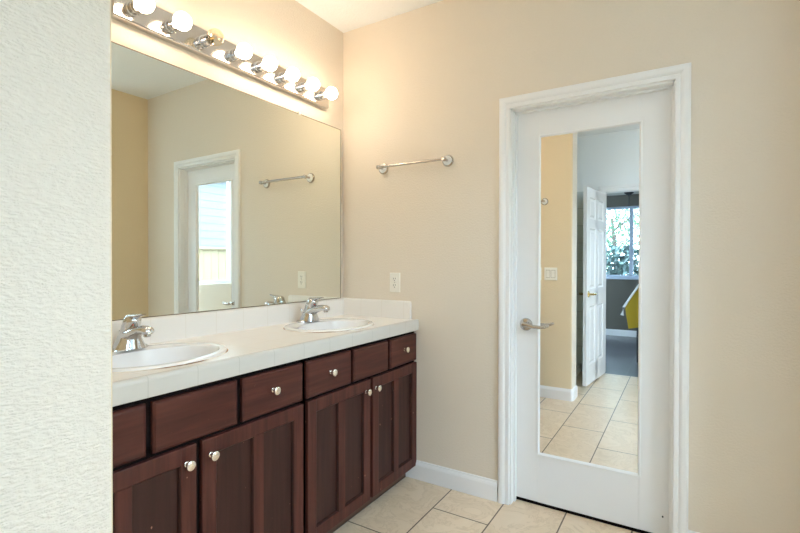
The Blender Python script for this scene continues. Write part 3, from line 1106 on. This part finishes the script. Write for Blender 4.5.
# ------------------------------------------------------------------ dining room beyond the doorway
YF = -6.30
FL = YB - 0.02
b = B(); bx(b, -1.2, 3.4, YF - 0.1, FL, -0.08, -0.0005)
struct('floor_dining', b, SLATE, 'dark slate tile floor of the dining room', 'floor')
b = B(); bx(b, -1.2, 3.4, YF - 0.15, YB - 0.12, 2.43, 2.55)
struct('ceiling_dining', b, DCEIL, 'grey ceiling of the dining room seen through the doorway', 'ceiling')
VX0, VX1, VZ0, VZ1 = 0.10, 1.95, 1.0, 2.235
b = B()
bx(b, -1.2, VX0, YF - 0.15, YF, 0, 2.43)
bx(b, VX1, 3.4, YF - 0.15, YF, 0, 2.43)
bx(b, VX0, VX1, YF - 0.15, YF, 0, VZ0)
bx(b, VX0, VX1, YF - 0.15, YF, VZ1, 2.43)
struct('wall_dining', b, TAUPE, 'taupe dining room wall below and around the leafy window', 'wall')
b = B(); bx(b, -1.3, -1.2, YF - 0.15, YB - 0.12, 0, 2.43)
struct('wall_dining_left', b, TAUPE, 'taupe side wall of the dining room', 'wall')
b = B(); bx(b, 3.4, 3.5, YF - 0.15, YB - 0.0, 0, 2.43)
struct('wall_dining_right', b, TAUPE, 'taupe far side wall of the dining room', 'wall')
b = B(); sweep_x(b, [(YF + d, z) for d, z in base_prof()], -1.2, 3.4)
struct('baseboard_dining', b, TRIM, 'white baseboard under the dining room window', 'baseboard')
w2 = thing('window_2', 'dining room window with leafy trees outside, seen in the door mirror', 'window', ((VX0 + VX1) / 2, YF - 0.1, VZ0), kind='structure')
b = B()
f2 = 0.04
yy0, yy1 = YF - 0.11, YF - 0.05
for x0, x1, z0, z1 in ((VX0, VX0 + f2, VZ0, VZ1), (VX1 - f2, VX1, VZ0, VZ1), (VX0 + f2, VX1 - f2, VZ0, VZ0 + 0.05), (VX0 + f2, VX1 - f2, VZ1 - f2, VZ1), (1.065, 1.125, VZ0 + 0.05, VZ1 - f2)):
    bx(b, x0, x1, yy0, yy1, z0, z1, 0.004)
obj('window_frame', b, GREYVINYL, w2)
b = B(); bx(b, VX0 + f2, VX1 - f2, YF - 0.082, YF - 0.078, VZ0 + 0.05, VZ1 - f2)
obj('window_pane', b, PANE, w2)
b = B(); bx(b, VX0 - 0.03, VX1 + 0.03, YF - 0.05, YF + 0.035, VZ0 - 0.022, VZ0 + 0.002, 0.004)
obj('window_sill', b, GREYVINYL, w2)
portal('daylight_portal_dining', ((VX0 + VX1) / 2, YF - 0.16, (VZ0 + VZ1) / 2), (0, 1, 0), VX1 - VX0, VZ1 - VZ0)

pl = thing('pendant_light', 'dark pendant lamp hanging from the dining room ceiling before the window', 'pendant lamp', (1.083, -6.05, 2.43))
b = B(); lathe(b, [(0.075, 0.0), (0.07, 0.012), (0.02, 0.05), (0.008, 0.06)], (1.083, -6.05, 2.43), (0, 0, -1), 20)
obj('canopy', b, BLACK, pl, smooth=True)
b = B(); tube(b, [(1.083, -6.05, 2.37), (1.083, -6.05, 2.20)], 0.007, 8)
obj('rod', b, BLACK, pl, smooth=True)

# chair with a yellow cloth
ch = thing('dining_chair', 'black dining chair in the far room under a yellow cloth', 'chair', (1.60, -4.30, 0.0))
CX0, CX1, CY0, CY1 = 1.36, 1.80, -4.52, -4.09
b = B(); bx(b, CX0, CX1, CY0, CY1, 0.44, 0.475, 0.01)
obj('seat', b, CHAIRB, ch)
for x in (CX0 + 0.02, CX1 - 0.02):
    b = B(); tube(b, [(x, CY0 + 0.02, 0.0), (x, CY0 + 0.02, 0.44)], [0.018, 0.024], 10)
    obj('leg', b, CHAIRB, ch)
    b = B(); tube(b, [(x, CY1 + 0.03, 0.0), (x, CY1 - 0.02, 0.44), (x, CY1 + 0.0, 0.75), (x, CY1 + 0.05, 0.99)], [0.018, 0.024, 0.022, 0.018], 10)
    obj('leg', b, CHAIRB, ch)
b = B(); bx(b, CX0 + 0.02, CX1 - 0.02, CY1 + 0.025, CY1 + 0.055, 0.86, 0.97, 0.01)
for k in range(4):
    x = CX0 + 0.085 + k * 0.09
    tube(b, [(x, CY1 - 0.015, 0.46), (x, CY1 + 0.0, 0.70), (x, CY1 + 0.04, 0.88)], 0.010, 8)
obj('backrest', b, CHAIRB, ch)
# cloth hung over the chair back corner: a folded, slanting fall of cloth
cl = thing('yellow_cloth', 'yellow cloth with white hem hung over the dining chair', 'cloth', (1.5, -4.1, 0.97))


def sheet(b, quadpts, nu, nv, thick, wave):
    P00, P10, P11, P01 = [Vector(p) for p in quadpts]
    nn = (P10 - P00).cross(P01 - P00).normalized()
    G = [[], []]
    for s in (0, 1):
        for i in range(nu + 1):
            row = []
            for j in range(nv + 1):
                u, v = i / nu, j / nv
                p = P00 * (1 - u) * (1 - v) + P10 * u * (1 - v) + P11 * u * v + P01 * (1 - u) * v
                p = p + nn * (math.sin(u * 9 + v * 2) * wave * (0.3 + v) + (thick if s else 0))
                row.append(b.verts.new(p))
            G[s].append(row)
    for i in range(nu):
        for j in range(nv):
            b.faces.new((G[0][i][j], G[0][i + 1][j], G[0][i + 1][j + 1], G[0][i][j + 1]))
            b.faces.new((G[1][i][j], G[1][i][j + 1], G[1][i + 1][j + 1], G[1][i + 1][j]))
    for i in range(nu):
        b.faces.new((G[0][i][0], G[1][i][0], G[1][i + 1][0], G[0][i + 1][0]))
        b.faces.new((G[0][i][nv], G[0][i + 1][nv], G[1][i + 1][nv], G[1][i][nv]))
    for j in range(nv):
        b.faces.new((G[0][0][j], G[0][0][j + 1], G[1][0][j + 1], G[1][0][j]))
        b.faces.new((G[0][nu][j], G[1][nu][j], G[1][nu][j + 1], G[0][nu][j + 1]))


b = B()
sheet(b, [(1.235, -3.99, 0.72), (1.42, -4.02, 1.02), (1.60, -3.97, 0.50), (1.285, -3.95, 0.44)], 14, 12, 0.006, 0.012)
fall = obj('cloth_fall', b, YELLOW, cl, smooth=True)
b = B()
sheet(b, [(1.40, -4.02, 1.02), (1.78, -4.02, 1.03), (1.78, -3.96, 0.56), (1.58, -3.97, 0.50)], 8, 8, 0.006, 0.010)
obj('cloth_fold', b, YELLOW, cl, smooth=True)
b = B()
tube(b, [(1.205, -3.985, 0.60), (1.225, -3.985, 0.70), (1.30, -3.99, 0.835), (1.42, -4.01, 1.03), (1.60, -4.01, 1.045), (1.78, -4.01, 1.04)], [0.022, 0.016, 0.013, 0.014, 0.012, 0.01], 8)
obj('white_hem', b, CLOTHW, cl, smooth=True)
cl.location.y += 0.04

# ------------------------------------------------------------------ outdoors
b = B(); bx(b, 3.5, 40, -40, 40, -0.42, -0.30)
bx(b, -40, 3.5, -40, YF - 0.2, -0.42, -0.30)
struct('ground', b, EARTH, 'pale paved ground of the yard outside the windows', 'ground')

FX, FTOP = 5.3, 1.55
fe = thing('wooden_fence', 'cream board fence outside the window, reflected in the vanity mirror', 'fence', (FX, -3.0, -0.30))
b = B()
y = -9.0
k = 0
while y < 3.0:
    bx(b, FX, FX + 0.02, y, y + 0.138, -0.25, FTOP - 0.06)
    y += 0.145
obj('boards', b, FENCEM, fe)
b = B()
bx(b, FX + 0.02, FX + 0.055, -9.0, 3.0, FTOP - 0.24, FTOP - 0.15); bx(b, FX - 0.05, FX + 0.06, -9.0, 3.0, FTOP - 0.06, FTOP - 0.02)
bx(b, FX + 0.02, FX + 0.055, -9.0, 3.0, 0.0, 0.09)
obj('rails', b, FENCEM, fe)
for k in range(6):
    y = -8.6 + k * 2.1
    b = B(); bx(b, FX - 0.055, FX + 0.04, y, y + 0.095, -0.30, FTOP + 0.02); bx(b, FX - 0.065, FX + 0.05, y - 0.01, y + 0.105, FTOP + 0.02, FTOP + 0.05, 0.01)
    obj('post', b, FENCEM, fe)
nb = thing('neighbour_house', 'pale sided house beyond the fence, reflected in the vanity mirror', 'house', (10.0, -4.0, -0.30))
b = B()
z = -0.30
while z < 3.5:
    loft(b, [[Vector((x, y, zz)) for x, zz in ((9.0, z), (12.0, z), (12.0, z + 0.2), (9.012, z + 0.2))] for y in (-14.0, 4.0)])
    z += 0.2
obj('siding_wall', b, SIDING, nb)
b = B()
loft(b, [[Vector((x, y, zz)) for x, zz in ((8.8, 3.5), (12.3, 3.5), (10.5, 4.1))] for y in (-14.4, 4.4)])
obj('roof', b, ROOFM, nb)

rng = random.Random(4)


def leafy(bm, c, rad, n, size):
    c = Vector(c)
    for _ in range(n):
        while True:
            p = Vector((rng.uniform(-1, 1), rng.uniform(-1, 1), rng.uniform(-1, 1)))
            if p.length <= 1:
                break
        p = Vector((p.x * rad[0], p.y * rad[1], p.z * rad[2])) + c
        u = Vector((rng.gauss(0, 1), rng.gauss(0, 1), rng.gauss(0, 1))).normalized()
        w = u.orthogonal().normalized()
        s = size * rng.uniform(0.6, 1.3)
        bm.faces.new([bm.verts.new(p + q) for q in (-u * s, w * s * 0.45, u * s, -w * s * 0.45)])


def tree(x, y, h, label, cat='tree', n=900, rad=(1.5, 1.0, 1.5), mat=None, size=0.07):
    root = thing('garden_tree', label, cat, (x, y, -0.30), group='trees outside the dining room window')
    b = B()
    tube(b, [(x, y, -0.30), (x + 0.05, y, h * 0.4), (x - 0.05, y + 0.05, h * 0.8)], [0.07, 0.06, 0.035], 10)
    for k in range(6):
        an = rng.uniform(0, 6.28)
        z0 = rng.uniform(h * 0.3, h * 0.8)
        tube(b, [(x, y, z0), (x + math.cos(an) * 0.6, y + math.sin(an) * 0.35, z0 + 0.45), (x + math.cos(an) * 1.2, y + math.sin(an) * 0.6, z0 + rng.uniform(0.5, 0.9))], [0.018, 0.012, 0.005], 6)
    obj('trunk', b, BARK, root)
    b = B(); leafy(b, (x, y, h * 0.75), rad, n, size)
    obj('crown', b, mat or LEAF, root)


tree(0.45, -9.6, 2.9, 'slender green tree outside the dining window, left of the window bar', n=2600)
tree(2.3, -12.6, 3.0, 'sparse tree outside the dining window, right of the window bar', n=2200)
for x, lab in ((-1.3, 'dense grey-green shrub under the slender tree outside'), (0.75, 'dense grey-green shrub below the window bar outside'), (2.8, 'dense grey-green shrub under the sparse tree outside')):
    root = thing('garden_shrub', lab, 'shrub', (x, -8.4, -0.30), group='shrubs outside the dining room window')
    b = B(); leafy(b, (x, -8.4, 0.65), (0.95, 0.5, 1.0), 2300, 0.085)
    obj('foliage', b, LEAF2, root)
    b = B()
    for k in range(5):
        tube(b, [(x, -8.4, -0.30), (x + rng.uniform(-0.5, 0.5), -8.4 + rng.uniform(-0.2, 0.2), 0.8)], [0.03, 0.01], 6)
    obj('stem', b, BARK, root)
